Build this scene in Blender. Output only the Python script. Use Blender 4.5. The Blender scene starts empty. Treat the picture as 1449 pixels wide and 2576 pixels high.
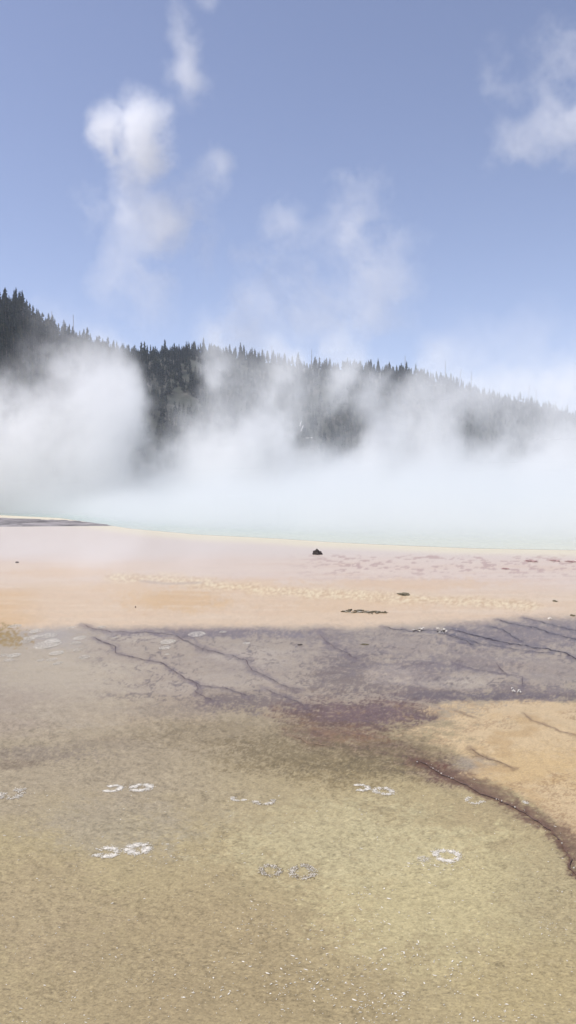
import bpy, math, random
import numpy as np
from mathutils import Vector, Matrix
random.seed(7); rng = np.random.default_rng(11)
sc = bpy.context.scene
C = sc.collection

# ------------------------------------------------------------------ camera
EYE = 2.0; F = 2002.0; HOR = 1245.0; MX = 724.5
PITCH = math.atan((1288 - HOR) / F)
cam = bpy.data.cameras.new('camera'); co = bpy.data.objects.new('camera', cam); C.objects.link(co)
cam.sensor_fit = 'VERTICAL'; cam.sensor_height = 36; cam.lens = 36 * F / 2576
cam.clip_start = .1; cam.clip_end = 30000
co.location = (0, 0, EYE); co.rotation_euler = (math.pi / 2 - PITCH, 0, 0); sc.camera = co

def ray(px, py):
    """direction of a sight line measured on the photograph"""
    a, b = (px - MX) / F, (1288 - py) / F
    c, s = math.cos(PITCH), math.sin(PITCH)
    return a, c + b * s, b * c - s
def G(px, py, z=0.0):
    a, b, c = ray(px, py); t = (z - EYE) / c
    return (a * t, b * t, z)
def W(px, py, Y):
    a, b, c = ray(px, py); t = Y / b
    return (a * t, Y, EYE + c * t)
def toimg(x, y, z=0.0):
    c, s = math.cos(PITCH), math.sin(PITCH)
    zz = np.asarray(z) - EYE
    fwd = y * c - zz * s; up = y * s + zz * c
    return MX + F * x / fwd, 1288 - F * up / fwd

# ------------------------------------------------------------------ helpers
def tag(o, label=None, cat=None, group=None, kind=None):
    if label: o['label'] = label
    if cat: o['category'] = cat
    if group: o['group'] = group
    if kind: o['kind'] = kind
    return o
def mesh(name, V, Fc, mat=None, smooth=False):
    """V: (n,3) array, Fc: (m,k) index array"""
    V = np.asarray(V, dtype=np.float32); Fc = np.asarray(Fc, dtype=np.int32)
    me = bpy.data.meshes.new(name); n, k = Fc.shape
    me.vertices.add(len(V)); me.vertices.foreach_set('co', V.ravel())
    me.loops.add(n * k); me.loops.foreach_set('vertex_index', Fc.ravel())
    me.polygons.add(n); me.polygons.foreach_set('loop_start', np.arange(0, n * k, k, dtype=np.int32))
    me.polygons.foreach_set('loop_total', np.full(n, k, dtype=np.int32))
    me.update(calc_edges=True); me.validate()
    if smooth: me.polygons.foreach_set('use_smooth', np.ones(n, dtype=bool))
    if mat: me.materials.append(mat)
    return me
def link(name, me, parent=None, loc=None):
    o = bpy.data.objects.new(name, me); C.objects.link(o)
    if parent: o.parent = parent
    if loc is not None: o.location = loc
    return o
def lin(r, g, b):
    f = lambda c: ((c / 255 + .055) / 1.055) ** 2.4 if c > 10.3 else c / 255 / 12.92
    return (f(r), f(g), f(b))
_tabs = {}
def vnoise(x, y, seed=0):
    if seed not in _tabs: _tabs[seed] = np.random.default_rng(seed).random((256, 256))
    T = _tabs[seed]; xi = np.floor(x).astype(int); yi = np.floor(y).astype(int)
    fx = x - xi; fy = y - yi; fx = fx * fx * (3 - 2 * fx); fy = fy * fy * (3 - 2 * fy)
    a = T[xi & 255, yi & 255]; b = T[(xi + 1) & 255, yi & 255]; c = T[xi & 255, (yi + 1) & 255]; d = T[(xi + 1) & 255, (yi + 1) & 255]
    return (a + (b - a) * fx) * (1 - fy) + (c + (d - c) * fx) * fy
def fbm(x, y, seed=0, octv=5, rough=.55):
    s = 0; amp = 1; tot = 0
    for i in range(octv):
        s = s + amp * vnoise(x * 2 ** i + 13.7 * i, y * 2 ** i + 7.1 * i, seed + i); tot += amp; amp *= rough
    return s / tot
def sstep(a, b, x):
    t = np.clip((x - a) / (b - a), 0, 1); return t * t * (3 - 2 * t)

class NT:
    def __init__(s, tree): s.t = tree; s.n = tree.nodes; s.l = tree.links
    def put(s, v, sock):
        if isinstance(v, bpy.types.NodeSocket): s.l.new(v, sock)
        elif v is not None: sock.default_value = v
    def math(s, op, a, b=None, c=None):
        n = s.n.new('ShaderNodeMath'); n.operation = op
        for i, v in enumerate((a, b, c)): s.put(v, n.inputs[i])
        return n.outputs[0]
    def vm(s, op, a, b=None, c=None, out=0):
        n = s.n.new('ShaderNodeVectorMath'); n.operation = op
        for i, v in enumerate((a, b, c)): s.put(v, n.inputs[i])
        return n.outputs[out]
    def noise(s, vec, scale, detail=3, rough=.5, dist=0.0, out=0):
        n = s.n.new('ShaderNodeTexNoise'); s.put(vec, n.inputs['Vector']); n.inputs['Scale'].default_value = scale
        n.inputs['Detail'].default_value = detail; n.inputs['Roughness'].default_value = rough; n.inputs['Distortion'].default_value = dist
        return n.outputs[out]
    def mr(s, v, a, b, c=0.0, d=1.0, smooth=True):
        n = s.n.new('ShaderNodeMapRange'); n.interpolation_type = 'SMOOTHSTEP' if smooth else 'LINEAR'
        s.put(v, n.inputs['Value']); s.put(a, n.inputs['From Min']); s.put(b, n.inputs['From Max']); s.put(c, n.inputs['To Min']); s.put(d, n.inputs['To Max'])
        return n.outputs[0]
    def curve(s, v, pts, lo, hi, vlo, vhi):
        """value at v of the profile given by (x, y) points"""
        n = s.n.new('ShaderNodeFloatCurve'); s.put(s.mr(v, lo, hi, smooth=False), n.inputs['Value'])
        cu = n.mapping.curves[0]; P = [((x - lo) / (hi - lo), (y - vlo) / (vhi - vlo)) for x, y in pts]
        P = [p for p in P if 0 <= p[0] <= 1]
        if P[0][0] > .001: P.insert(0, (0, P[0][1]))
        if P[-1][0] < .999: P.append((1, P[-1][1]))
        cu.points[0].location = P[0]; cu.points[1].location = P[-1]
        for p in P[1:-1]: cu.points.new(*p)
        n.mapping.update()
        return s.mr(n.outputs[0], 0.0, 1.0, vlo, vhi, smooth=False)
def material(name):
    m = bpy.data.materials.new(name); m.use_nodes = True
    t = NT(m.node_tree); return m, t, m.node_tree.nodes['Principled BSDF']
def simple(name, col, rough=.8, var=.25, scale=6.0, spec=.2):
    m, t, p = material(name)
    tc = t.n.new('ShaderNodeTexCoord').outputs['Object']
    v = t.mr(t.noise(tc, scale, 4, .6), .3, .7, 1 - var, 1 + var, smooth=False)
    t.put(t.vm('SCALE', (*col,)), p.inputs['Base Color'])
    n = p.inputs['Base Color'].links[0].from_node; t.put(v, n.inputs['Scale'])
    p.inputs['Roughness'].default_value = rough; p.inputs['Specular IOR Level'].default_value = spec
    return m

# ------------------------------------------------------------------ light
EL = math.radians(60); AZ = math.radians(-100)
w = bpy.data.worlds.new('World'); sc.world = w; w.use_nodes = True
t = NT(w.node_tree); bg = t.n['Background']
sky = t.n.new('ShaderNodeTexSky'); sky.sky_type = 'NISHITA'; sky.sun_disc = False
sky.sun_elevation = EL; sky.sun_rotation = AZ; sky.altitude = 2200; sky.dust_density = 3.0; sky.air_density = 1.0; sky.ozone_density = 1.6
t.put(t.vm('MULTIPLY', sky.outputs[0], (.925, .745, .705)), bg.inputs[0]); bg.inputs[1].default_value = .15
L = bpy.data.lights.new('sun', 'SUN'); L.energy = 2.85; L.angle = math.radians(.53); L.color = (1, .98, .95)
lo = bpy.data.objects.new('sun', L); C.objects.link(lo); lo.location = (0, 0, 300)
lo.rotation_euler = Vector((math.sin(AZ) * math.cos(EL), math.cos(AZ) * math.cos(EL), math.sin(EL))).to_track_quat('Z', 'Y').to_euler()
sc.view_settings.view_transform = 'Standard'; sc.view_settings.look = 'None'; sc.view_settings.exposure = .75
cy = sc.cycles
cy.volume_bounces = 16; cy.max_bounces = 18; cy.diffuse_bounces = 3; cy.volume_step_rate = 1.5; cy.volume_max_steps = 512

# ------------------------------------------------------------------ ground paint
def seg_dist(U, V, pts, vs=2.2):
    """distance to a polyline and the signed side, V stretched so bands stay flat"""
    best = np.full(U.shape, 1e9)
    for (x0, y0), (x1, y1) in zip(pts[:-1], pts[1:]):
        dx, dy = x1 - x0, (y1 - y0) * vs; L2 = dx * dx + dy * dy + 1e-9
        tt = np.clip(((U - x0) * dx + (V - y0) * vs * dy) / L2, 0, 1)
        d = np.hypot(U - x0 - tt * dx, (V - y0) * vs - tt * dy); best = np.minimum(best, d)
    return best
def inside(U, V, P):
    r = np.zeros(U.shape, bool)
    for (x0, y0), (x1, y1) in zip(P, P[1:] + P[:1]):
        if y0 == y1: continue
        c = ((y0 > V) != (y1 > V)) & (U < (x1 - x0) * (V - y0) / (y1 - y0) + x0); r ^= c
    return r
NZ = {}
def region(U, V, P, soft=12, amp=14, fs=60.0, seed=3, vs=2.2):
    n1 = fbm(U / fs, V * vs / fs, seed, 6, .75) - .5; n2 = fbm(U / fs + 50, V * vs / fs + 9, seed + 20, 6, .75) - .5
    U2 = U + n1 * 2 * amp; V2 = V + n2 * 2 * amp / vs
    d = seg_dist(U2, V2, P + P[:1], vs); d = np.where(inside(U2, V2, P), d, -d)
    return sstep(-soft, soft, d)

# crack / runnel courses, measured on the ground
zA = lambda L_: [(x * .5, 1543 + y * .5) for x, y in L_]
zB = lambda L_: [(724.5 + x * .5, 1543 + y * .5) for x, y in L_]
zE = lambda L_: [(724.5 + x * .5, 1274.6 + y * .5) for x, y in L_]
zD = lambda L_: [(724.5 + x * .5, 1912 + y * .5) for x, y in L_]
CR = [  # course, width px, colour index, fringe px
 (zA([(465,120),(520,145),(580,170),(582,200),(640,215),(700,228),(760,235),(820,250),(870,290),(930,330),(980,350),(1010,365),(1060,375),(1130,378),(1180,395),(1250,420)]), 3.4, 0, 12),
 (zA([(980,350),(1000,380),(985,400),(1040,430),(1090,445)]), 3.4, 0, 14),
 (zA([(415,55),(470,80),(560,95),(650,100),(740,97),(830,103),(890,112),(950,150),(1000,175),(1060,188),(1110,200),(1160,215),(1240,240),(1270,290),(1320,310),(1380,345),(1450,378),(1519,385)]), 3.2, 0, 16),
 (zA([(1330,380),(1380,400),(1449,430)]) + zB([(45,445),(90,480)]), 3.2, 0, 18),
 (zB([(470,70),(620,90),(700,86),(770,92),(800,110),(860,130),(950,165)]), 3.2, 1, 12),
 (zE([(800,615),(870,630),(940,650),(1000,665),(1060,675),(1120,690),(1190,700),(1250,710),(1320,720),(1390,740),(1450,765),(1560,800)]), 5.0, 1, 14),
 (zE([(1010,600),(1080,620),(1130,655),(1190,690)]), 2.6, 1, 8),
 (zE([(770,630),(830,650),(900,670),(960,690),(1100,710),(1200,725),(1330,740)]), 2.2, 1, 8),
 (zE([(1050,570),(1150,595),(1240,610),(1330,640),(1450,668),(1560,690)]), 3.2, 1, 10),
 (zE([(1180,560),(1260,580),(1340,600),(1450,625),(1560,650)]), 2.6, 1, 10),
 (zB([(820,245),(880,268),(960,290),(1060,300),(1110,312)]), 2.2, 0, 6),
 (zB([(1050,255),(1070,280),(1110,310),(1180,325),(1175,360),(1180,380)]), 3.4, 0, 12),
 (zB([(160,100),(200,150),(240,180),(300,205),(350,235)]), 2.6, 0, 20),
 (zB([(0,620),(60,635),(100,655),(170,665),(210,660)]), 3.0, 2, 10),
 (zB([(1180,500),(1230,545),(1290,560),(1340,580),(1370,600),(1450,615)]), 3.0, 2, 6),
 (zB([(850,490),(900,510),(960,530)]), 2.4, 2, 6),
 (zB([(910,680),(960,715),(1050,745),(1140,785)]), 4.0, 2, 10),
 (zD([(640,0),(720,40),(790,85),(860,115),(920,145),(960,170),(1030,195),(1080,215),(1140,240),(1200,275),(1260,315),(1320,360),(1360,400),(1390,450),(1420,500),(1415,540),(1450,575),(1520,640)]), 7.0, 3, 15),
]
def paint(U, V, x, y):
    """base colour, grain strength, wetness of the bacterial mat at each ground point"""
    n = U.size; col = np.empty((n, 3)); 
    def mixc(c, m, k=1.0):
        nonlocal col
        m = np.clip(m * k, 0, 1)[:, None]; col = col * (1 - m) + np.array(lin(*c))[None] * m
    spk = fbm(U / 13, (V - U * .14) * 2.1 / 13, 90, 3, .8)
    sps = (spk - .5) * 1.1
    hf = np.clip((fbm(U / 6.5, (V - U * .16) / 3.0, 95, 4, .8) - .5) / .34 + .5, 0, 1)     # stipple of the mat, 0..1
    def stip(q, h=None): return sstep(-.12, .12, q - (hf if h is None else h)) * sstep(.0, .2, q)
    def bx(c, cx, cy_, rx, ry, k=.6, fs=70, seed=40):
        q = np.hypot((U - cx) / rx, (V - cy_) / ry) + (fbm(U / fs, V * 2.2 / fs, seed, 5, .7) - .5) * 1.2 + sps * .9
        q = sstep(1.25, .3, q)
        if sum(c) < 440: mixc(c, (.35 * q + .75 * stip(q * .95 - .08)) if cy_ < 1960 else q, k)
        else: mixc(c, .6 * q + .4 * stip(q), k)
    big = fbm(x * .25, y * .25, 60, 4); 
    col[:] = np.array(lin(184, 170, 132))[None]
    wob = (fbm(U / 160, V / 40, 70, 5) - .5)
    # foreground mottles
    mixc((170, 152, 118), sstep(.5, .75, fbm(x * .9, y * .6, 62, 4)), .5)
    bx((172, 156, 122), 250, 2480, 420, 190, .7); bx((203, 192, 150), 1090, 2250, 330, 200, .8); bx((203, 194, 156), 850, 2120, 330, 110, .6)
    bx((172, 163, 142), 290, 2080, 230, 80, .7); bx((176, 164, 130), 1380, 2250, 120, 140, .5); bx((176, 160, 128), 60, 2300, 260, 160, .55)
    bx((192, 176, 130), 1350, 2480, 220, 120, .4); bx((168, 152, 116), 750, 2500, 240, 90, .5)
    # upper part of the foreground, greyer to the left
    mixc((172, 160, 140), sstep(2130, 1960, V + wob * 160) * sstep(900, 300, U), .75)
    mixc((166, 152, 122), sstep(2000, 1900, V + wob * 120) * sstep(500, 800, U), .6)
    bx((140, 124, 88), 900, 1930, 250, 60, .65); bx((146, 130, 100), 1010, 1880, 220, 60, .6); bx((150, 136, 104), 700, 1900, 220, 50, .5)
    # grey violet flat
    m = sstep(1870, 1770, V + wob * 150 + (U - 500) * .05)
    mixc((168, 157, 146), m, 1)
    mixc((176, 163, 138), sstep(1740, 1800, V + wob * 90) * sstep(1950, 1850, V) * sstep(1000, 500, U) * sstep(60, 300, U), .6)
    bx((128, 115, 109), 880, 1700, 150, 70, .9, 40); bx((130, 117, 113), 1040, 1690, 120, 40, .8, 40); bx((134, 123, 121), 1200, 1660, 130, 45, .8, 50)
    bx((124, 109, 105), 1090, 1745, 140, 26, .9, 40); bx((128, 115, 113), 1340, 1745, 200, 30, .9, 40); bx((138, 127, 125), 1380, 1690, 140, 40, .5)
    bx((136, 125, 123), 820, 1600, 140, 30, .7, 40); bx((140, 129, 127), 480, 1590, 260, 22, .8); bx((134, 123, 123), 1330, 1590, 260, 50, .8); bx((146, 135, 131), 600, 1660, 160, 60, .5)
    bx((140, 127, 115), 620, 1760, 170, 40, .7, 36); bx((140, 129, 120), 420, 1790, 200, 30, .5, 36); bx((138, 127, 125), 1010, 1620, 120, 40, .5)
    bx((188, 177, 166), 990, 1700, 75, 26, .9, 60); bx((184, 175, 166), 1160, 1715, 110, 22, .7); bx((188, 179, 170), 640, 1650, 120, 30, .6); bx((186, 177, 166), 350, 1600, 100, 16, .7)
    bx((182, 173, 164), 560, 1720, 150, 30, .5); bx((186, 176, 161), 170, 1700, 210, 70, .75); bx((178, 168, 153), 200, 1790, 200, 50, .6)
    mixc((186, 176, 161), sstep(300, 120, U) * sstep(1800, 1640, V) , .6)
    bx((150, 138, 122), 110, 1900, 190, 26, .8); bx((140, 126, 108), 20, 1925, 130, 14, .7); bx((150, 138, 120), 280, 1870, 160, 22, .5)
    bx((112, 102, 112), 1060, 1690, 150, 40, .4, 40); bx((112, 103, 110), 1290, 1600, 240, 34, .45, 50); bx((116, 106, 110), 860, 1650, 130, 60, .3, 40); bx((106, 96, 102), 1150, 1752, 300, 14, .7, 50); bx((118, 108, 118), 560, 1590, 260, 18, .7, 40); bx((116, 104, 104), 640, 1765, 150, 26, .7, 36)
    # fine branching crazing of the flat
    rg = np.abs(fbm(U / 90 + .0006 * V * V / 90, (V - U * .30) / 42, 240, 5, .6) - .5); rg2 = np.abs(fbm(U / 60, (V - U * .25) / 30, 250, 5, .6) - .5)
    zm = sstep(1575, 1600, V) * sstep(1800, 1740, V) * sstep(150, 330, U)
    mixc((104, 92, 94), sstep(.024, .004, rg + sps * .02) * zm * sstep(.42, .58, fbm(U / 80, V / 30, 245, 3)), .8)
    mixc((112, 100, 100), sstep(.018, .003, rg2 + sps * .02) * zm * sstep(.45, .6, fbm(U / 60, V / 24, 255, 3)), .7)
    # dark brown violet drainage tongue
    P = [(700,1775),(860,1765),(980,1762),(1090,1785),(1120,1800),(1040,1820),(960,1850),(1020,1872),(1100,1900),(1180,1930),(1230,1960),(1130,1970),(1040,1935),(960,1900),(880,1880),(800,1880),(730,1850)]
    tg = region(U, V, P, 60, 40, 60); stk = fbm(U / 40, (V - U * .1) / 7, 260, 4, .7) - .5
    near = lambda q: q + stk * 1.6 * sstep(0, .35, q); tq = np.clip(near(tg * .8), 0, 1); mixc((132, 106, 96), tq, .75); mixc((98, 74, 66), stip(tq * .85 - .02), .7); mixc((160, 124, 84), tq * stip(np.clip(sstep(40, 8, seg_dist(U, V, [(860, 1858), (960, 1858), (1030, 1845)], 2.2)), 0, 1) * .6), .7); mixc((96, 76, 78), stip(np.clip(near(sstep(46, 10, seg_dist(U, V, [(740, 1782), (860, 1778), (1000, 1788), (1080, 1800)], 2.2))), 0, 1) * .9 - .05), .6)
    mixc((116, 78, 62), stip(np.clip(near(sstep(40, 6, seg_dist(U, V, [(1040, 1915), (1100, 1935), (1150, 1950)], 2.0))), 0, 1) * .95 - .05), .7); mixc((104, 94, 68), stip(np.clip(near(sstep(130, 10, seg_dist(U, V, [(640, 1880), (760, 1905), (900, 1915), (990, 1925)], 2.2))), 0, 1) * .55), .55)
    mixc((150, 122, 88), tg * sstep(.55, .7, fbm(U / 60, V / 14, 262, 4, .7)), .5)
    bx((116, 96, 98), 930, 1795, 150, 30, .8, 50); bx((112, 84, 72), 1130, 1950, 60, 18, .8); bx((136, 108, 88), 860, 1850, 110, 26, .5)
    # orange terrace on the right
    P = [(1010,1792),(1100,1772),(1280,1762),(1449,1768),(2000,1775),(3000,1800),(3600,2500),(2700,2420),(2300,2330),(1950,2400),(1700,2330),(1560,2260),(1449,2120),(1380,2050),(1290,1985),(1220,1958),(1140,1958),(1200,1930),(1160,1900),(1060,1868),(980,1850),(1050,1825),(1120,1800)]
    O = region(U, V, P, 14, 16, 60); O = O * np.where(V < 1945, sstep(960, 1230, U + stk * 420 - (1860 - np.minimum(V, 1860)) * .6), 1)
    mixc((214, 191, 153), np.clip(.5 * O + .6 * stip(O), 0, 1), 1)
    bx((208, 180, 130), 1350, 1930, 190, 60, .6); 
    mixc((172, 148, 116), O * sstep(1990, 2120, V - (U - 1300) * .25 + wob * 60), .8); bx((170, 160, 148), 1190, 1925, 60, 26, .7)
    mixc((196, 168, 124), O * sstep(.48, .72, fbm(U / 70, V / 22, 101, 5)), .7); mixc((150, 120, 86), O * stip(np.clip(sstep(.5, .75, fbm(U / 110, V / 26, 103, 4)) * .5, 0, 1)), .5)
    # peach and pink bands
    col *= 1 + (m * (1 - O))[:, None] * np.array([.09, .06, -.03])
    bx((132, 118, 88), 820, 1900, 330, 60, .5, 50); bx((140, 126, 98), 560, 1850, 260, 50, .5, 40)
    bx((176, 168, 162), 110, 1590, 150, 40, .8)
    top = 1576 - sstep(820, 1449, U) * 26 - sstep(1449, 2200, U) * 10 + wob * 10 + 10 * sstep(200, 0, U)
    mixc((226, 202, 172), sstep(top + 14, top - 12, V + sps * 16), 1)
    mixc((224, 188, 136), sstep(top - 2, top - 20, V) * sstep(1470, 1500, V) * sstep(150, 20, U + wob * 80), .8)
    bx((222, 188, 138), 430, 1508, 180, 32, .9)
    warm = [(620, 1474, 170, 22), (300, 1476, 130, 18), (900, 1524, 260, 22), (1050, 1470, 240, 16), (180, 1440, 160, 14)]
    mixc((226, 208, 194), sstep(1500, 1440, V + wob * 26 + (U - 700) * -.02), 1)
    mixc((228, 200, 166), sstep(1405, 1425, V) * sstep(1470, 1440, V + wob * 20) * sstep(600, 200, U), .5)
    mixc((224, 212, 204), sstep(1425, 1385, V + wob * 18), 1)
    st = fbm(U / 170, V / 5.5, 270, 5, .65); band = sstep(1385, 1430, V) * sstep(1570, 1545, V)
    mixc((220, 184, 146), band * sstep(.52, .68, st), .22); mixc((236, 222, 204), band * sstep(.46, .32, st), .25)
    for w_ in warm: bx((224, 192, 150), *w_, .55, 90)
    # yellow crust ribbon
    rib = [(300,1452),(420,1456),(560,1474),(700,1486),(850,1494),(1000,1504),(1150,1512),(1330,1524)]
    rd = seg_dist(U, V, rib, 3.0); rn = fbm(U / 9, V / 2.6, 111, 4, .7)
    rm = sstep(62, 6, rd + (fbm(U / 60, V / 12, 115, 4) - .5) * 60)
    mixc((232, 208, 164), rm, .6); mixc((252, 240, 206), rm * stip(.36 * rm, 1 - hf), .6); mixc((196, 158, 114), stip(rm * .36), .45)
    rib2 = [(360,1462),(420,1468),(500,1466)]; mixc((190, 172, 158), sstep(16, 4, seg_dist(U, V, rib2, 3.5)), .6)
    # reddish flecks on the pink flat, right
    fl = fbm(U / 20, V / 4.2, 130, 4, .6); mixc((190, 160, 150), sstep(.56, .62, fl) * sstep(1392, 1400, V) * sstep(1470, 1430, V) * sstep(650, 900, U), .8)
    # cream rim by the water
    ed = np.interp(U, [-900,0,150,250,330,500,700,850,1000,1200,1449,2300], [1285,1296,1303,1318,1330,1345,1355,1365,1372,1380,1384,1392])
    mixc((238, 230, 204), sstep(ed + 24, ed + 4, V + wob * 8), .9)
    # far flats
    mixc((214, 208, 190), sstep(1290, 1270, V), 1)
    # olive gold shallow pool at the left margin
    bx((166, 138, 66), -30, 1600, 110, 34, .95, 60)
    # fringes of the runnels
    cc = [(110, 96, 104), (92, 84, 98), (130, 108, 88), (104, 78, 64)]
    for pts, wd, ci, fr in CR:
        x0 = min(p[0] for p in pts) - 80; x1 = max(p[0] for p in pts) + 80; y0 = min(p[1] for p in pts) - 50; y1 = max(p[1] for p in pts) + 50
        k = np.where((U > x0) & (U < x1) & (V > y0) & (V < y1))[0]
        if not len(k): continue
        u, v = U[k], V[k]
        d = seg_dist(u, v, pts, 1.8) + (fbm(u / 22, v / 9, 140, 4, .65) - .5) * fr * 1.8
        m = np.zeros(n); m[k] = np.clip(sstep(fr * 1.2, fr * .1, d + sps[k] * fr * 1.6), 0, 1); mixc(cc[ci], m, .5 if ci < 3 else .95)
    band = [(1140,1955),(1230,1992),(1300,2030),(1370,2070),(1425,2110),(1470,2170),(1560,2240)]; mixc((120, 94, 78), sstep(44, 6, seg_dist(U, V, band, 1.6) + sps * 60), .85)
    # attributes
    grain = .35 + .65 * sstep(1700, 1860, V); grain = grain * (1 - .55 * O) ; grain *= sstep(1380, 1600, V) * .8 + .2
    # grain of the mat: short dark dashes running down to the right, and pale ones
    a1 = fbm(U / 8.5, (V - U * .22) / 4.2, 210, 4, .75); a2 = fbm(U / 30, (V - U * .15) / 9, 220, 4, .7); a3 = fbm(U / 120, V / 50, 230, 4)
    gk = np.clip(grain, 0, 1.3) * (.75 + .45 * sstep(.35, .65, a3))
    k_ = 1 - gk * (.22 * sstep(.52, .70, a1) + .10 * sstep(.52, .72, a2)) + gk * .16 * sstep(.46, .28, a1)
    col *= k_[:, None] ** np.array([1.0, 1.04, 1.12])
    grain += .5 * sstep(.45, .6, fbm(U / 90, V / 30, 150, 4)) * sstep(1600, 1700, V) * (1 - O)
    wet = sstep(1900, 1700, V) * .6 + .2
    return col * np.array([.655, .624, .565]), grain, wet

def ground_mesh():
    us = np.concatenate([np.linspace(-4000, -1000, 50)[:-1], np.arange(-1000, -321, 7), np.arange(-320, 1780, 3.4), np.arange(1785, 2700, 7), np.linspace(2710, 5500, 50)])
    vs = np.concatenate([[1246.4, 1247.5, 1249, 1251, 1254], np.arange(1257, 2660, 2.5), np.linspace(2680, 4200, 40)])
    U, V = np.meshgrid(us, vs); nr, nc = U.shape
    a = (U - MX) / F; b = (1288 - V) / F; c, s = math.cos(PITCH), math.sin(PITCH)
    tt = -EYE / (b * c - s); X = a * tt; Y = (c + b * s) * tt
    col, gr, wet = paint(U.ravel(), V.ravel(), X.ravel(), Y.ravel())
    Z = (fbm(X.ravel() * 2.0, Y.ravel() * 2.0, 5, 5) - .5) * .03 * np.clip(1.4 - Y.ravel() / 18.5, .0, 1)
    P = np.stack([X.ravel(), Y.ravel(), Z], 1)
    i = np.arange(nr * nc).reshape(nr, nc)
    Fc = np.stack([i[1:, :-1], i[1:, 1:], i[:-1, 1:], i[:-1, :-1]], -1).reshape(-1, 4)
    # close the sheet behind the viewer
    k0 = len(P); x0, y0 = P[i[-1, 0]][:2]; x1, y1 = P[i[-1, -1]][:2]
    return P, Fc, col, gr, wet

gm, t, p = material('thermal_flat')
at = t.n.new('ShaderNodeAttribute'); at.attribute_name = 'tone'
ag = t.n.new('ShaderNodeAttribute'); ag.attribute_name = 'grain'
pos = t.n.new('ShaderNodeNewGeometry').outputs['Position']
rot = t.n.new('ShaderNodeMapping'); t.put(pos, rot.inputs[0]); rot.inputs['Rotation'].default_value = (0, 0, math.radians(28)); rot.inputs['Scale'].default_value = (1, 2.1, 1)
sp = t.n.new('ShaderNodeSeparateXYZ'); t.put(ag.outputs['Color'], sp.inputs[0])
g1 = t.noise(rot.outputs[0], 34, 6, .66, .4)        # dark dashes of the mat
g2 = t.noise(rot.outputs[0], 3.2, 7, .66, .6)
g3 = t.noise(pos, 70, 3, .6)
dark = t.mr(g1, .47, .30, 0.0, .25); dark2 = t.mr(g2, .44, .28, 0.0, .09)
d = t.math('MULTIPLY', t.math('ADD', dark, dark2), sp.outputs[0])
lightn = t.math('MULTIPLY', t.mr(g1, .56, .72, 0.0, .22), sp.outputs[0])
fine = t.math('MULTIPLY', t.mr(g3, .3, .7, .86, 1.14, smooth=False), t.mr(t.noise(rot.outputs[0], 130, 2, .6), .3, .7, .90, 1.10, smooth=False))
k = t.math('MULTIPLY', t.math('ADD', t.math('SUBTRACT', 1.0, d), lightn), fine)
sc1 = t.vm('SCALE', at.outputs['Color']); sc1.node.inputs['Scale'].default_value = 1; t.put(k, sc1.node.inputs['Scale'])
# the dark specks are browner than the mat
pw = t.n.new('ShaderNodeMix'); pw.data_type = 'RGBA'; t.put(t.math('MULTIPLY', d, .25), pw.inputs[0]); t.put(sc1, pw.inputs[6]); pw.inputs[7].default_value = (.13, .10, .07, 1)
t.put(pw.outputs[2], p.inputs['Base Color'])
bm_ = t.n.new('ShaderNodeBump'); bm_.inputs['Strength'].default_value = .35; bm_.inputs['Distance'].default_value = .012
t.put(t.math('ADD', g1, t.math('MULTIPLY', g3, .4)), bm_.inputs['Height']); t.put(bm_.outputs[0], p.inputs['Normal'])
t.put(t.math('SUBTRACT', .75, t.math('MULTIPLY', sp.outputs[1], .45)), p.inputs['Roughness'])
p.inputs['Specular IOR Level'].default_value = .35
P, Fc, col, gr, wet = ground_mesh()
me = mesh('ground', P, Fc, gm, True)
ca = me.color_attributes.new('tone', 'FLOAT_COLOR', 'POINT'); ca.data.foreach_set('color', np.concatenate([col, np.ones((len(col), 1))], 1).astype(np.float32).ravel())
ca = me.color_attributes.new('grain', 'FLOAT_COLOR', 'POINT'); ca.data.foreach_set('color', np.stack([gr, wet, wet * 0, wet * 0 + 1], 1).astype(np.float32).ravel())
tag(link('ground', me), 'flat orange, grey and tan bacterial mat spreading in front of the hot spring', 'ground', kind='structure')

# ------------------------------------------------------------------ hot spring water
edge_px = [(-500,1289),(-200,1292),(0,1296),(150,1303),(250,1318),(330,1330),(420,1338),(500,1345),(700,1355),(850,1365),(1000,1372),(1200,1380),(1449,1384),(1700,1386),(2100,1388)]
edge = [G(px, py)[:2] for px, py in edge_px]
cx0, cy0 = 12, 100
far = [(cx0 + 95 * math.cos(a), cy0 + 75 * math.sin(a)) for a in np.linspace(-.35, math.pi + .1, 30)]
loop = edge[2:] + far
wv = [(x, y, .004) for x, y in loop] + [(10, 80, .004)]
me = bpy.data.meshes.new('spring_water'); n = len(loop)
me.from_pydata(wv, [], [(i, (i + 1) % n, n) for i in range(n)])
wm, t, p = material('spring_water'); pos = t.n.new('ShaderNodeNewGeometry').outputs['Position']
q = t.math('ADD', t.vm('DISTANCE', t.vm('MULTIPLY', pos, (1, 1, 0)), (14, 88, 0), out=1), t.math('MULTIPLY', t.noise(pos, .12, 4), 10.0))
cr = t.n.new('ShaderNodeValToRGB'); t.put(t.mr(q, 20.0, 78.0, smooth=False), cr.inputs[0]); e = cr.color_ramp.elements
e[0].position = 0; e[0].color = (.18, .27, .25, 1); e[1].position = 1; e[1].color = (.52, .48, .32, 1)
x = e.new(.45); x.color = (.24, .31, .26, 1); x = e.new(.72); x.color = (.38, .39, .28, 1)
t.put(cr.outputs[0], p.inputs['Base Color']); p.inputs['Roughness'].default_value = .16; p.inputs['IOR'].default_value = 1.33
bp = t.n.new('ShaderNodeBump'); bp.inputs['Strength'].default_value = .2; bp.inputs['Distance'].default_value = .02; t.put(t.noise(pos, 2.5, 3), bp.inputs['Height']); t.put(bp.outputs[0], p.inputs['Normal'])
me.materials.append(wm)
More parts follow.
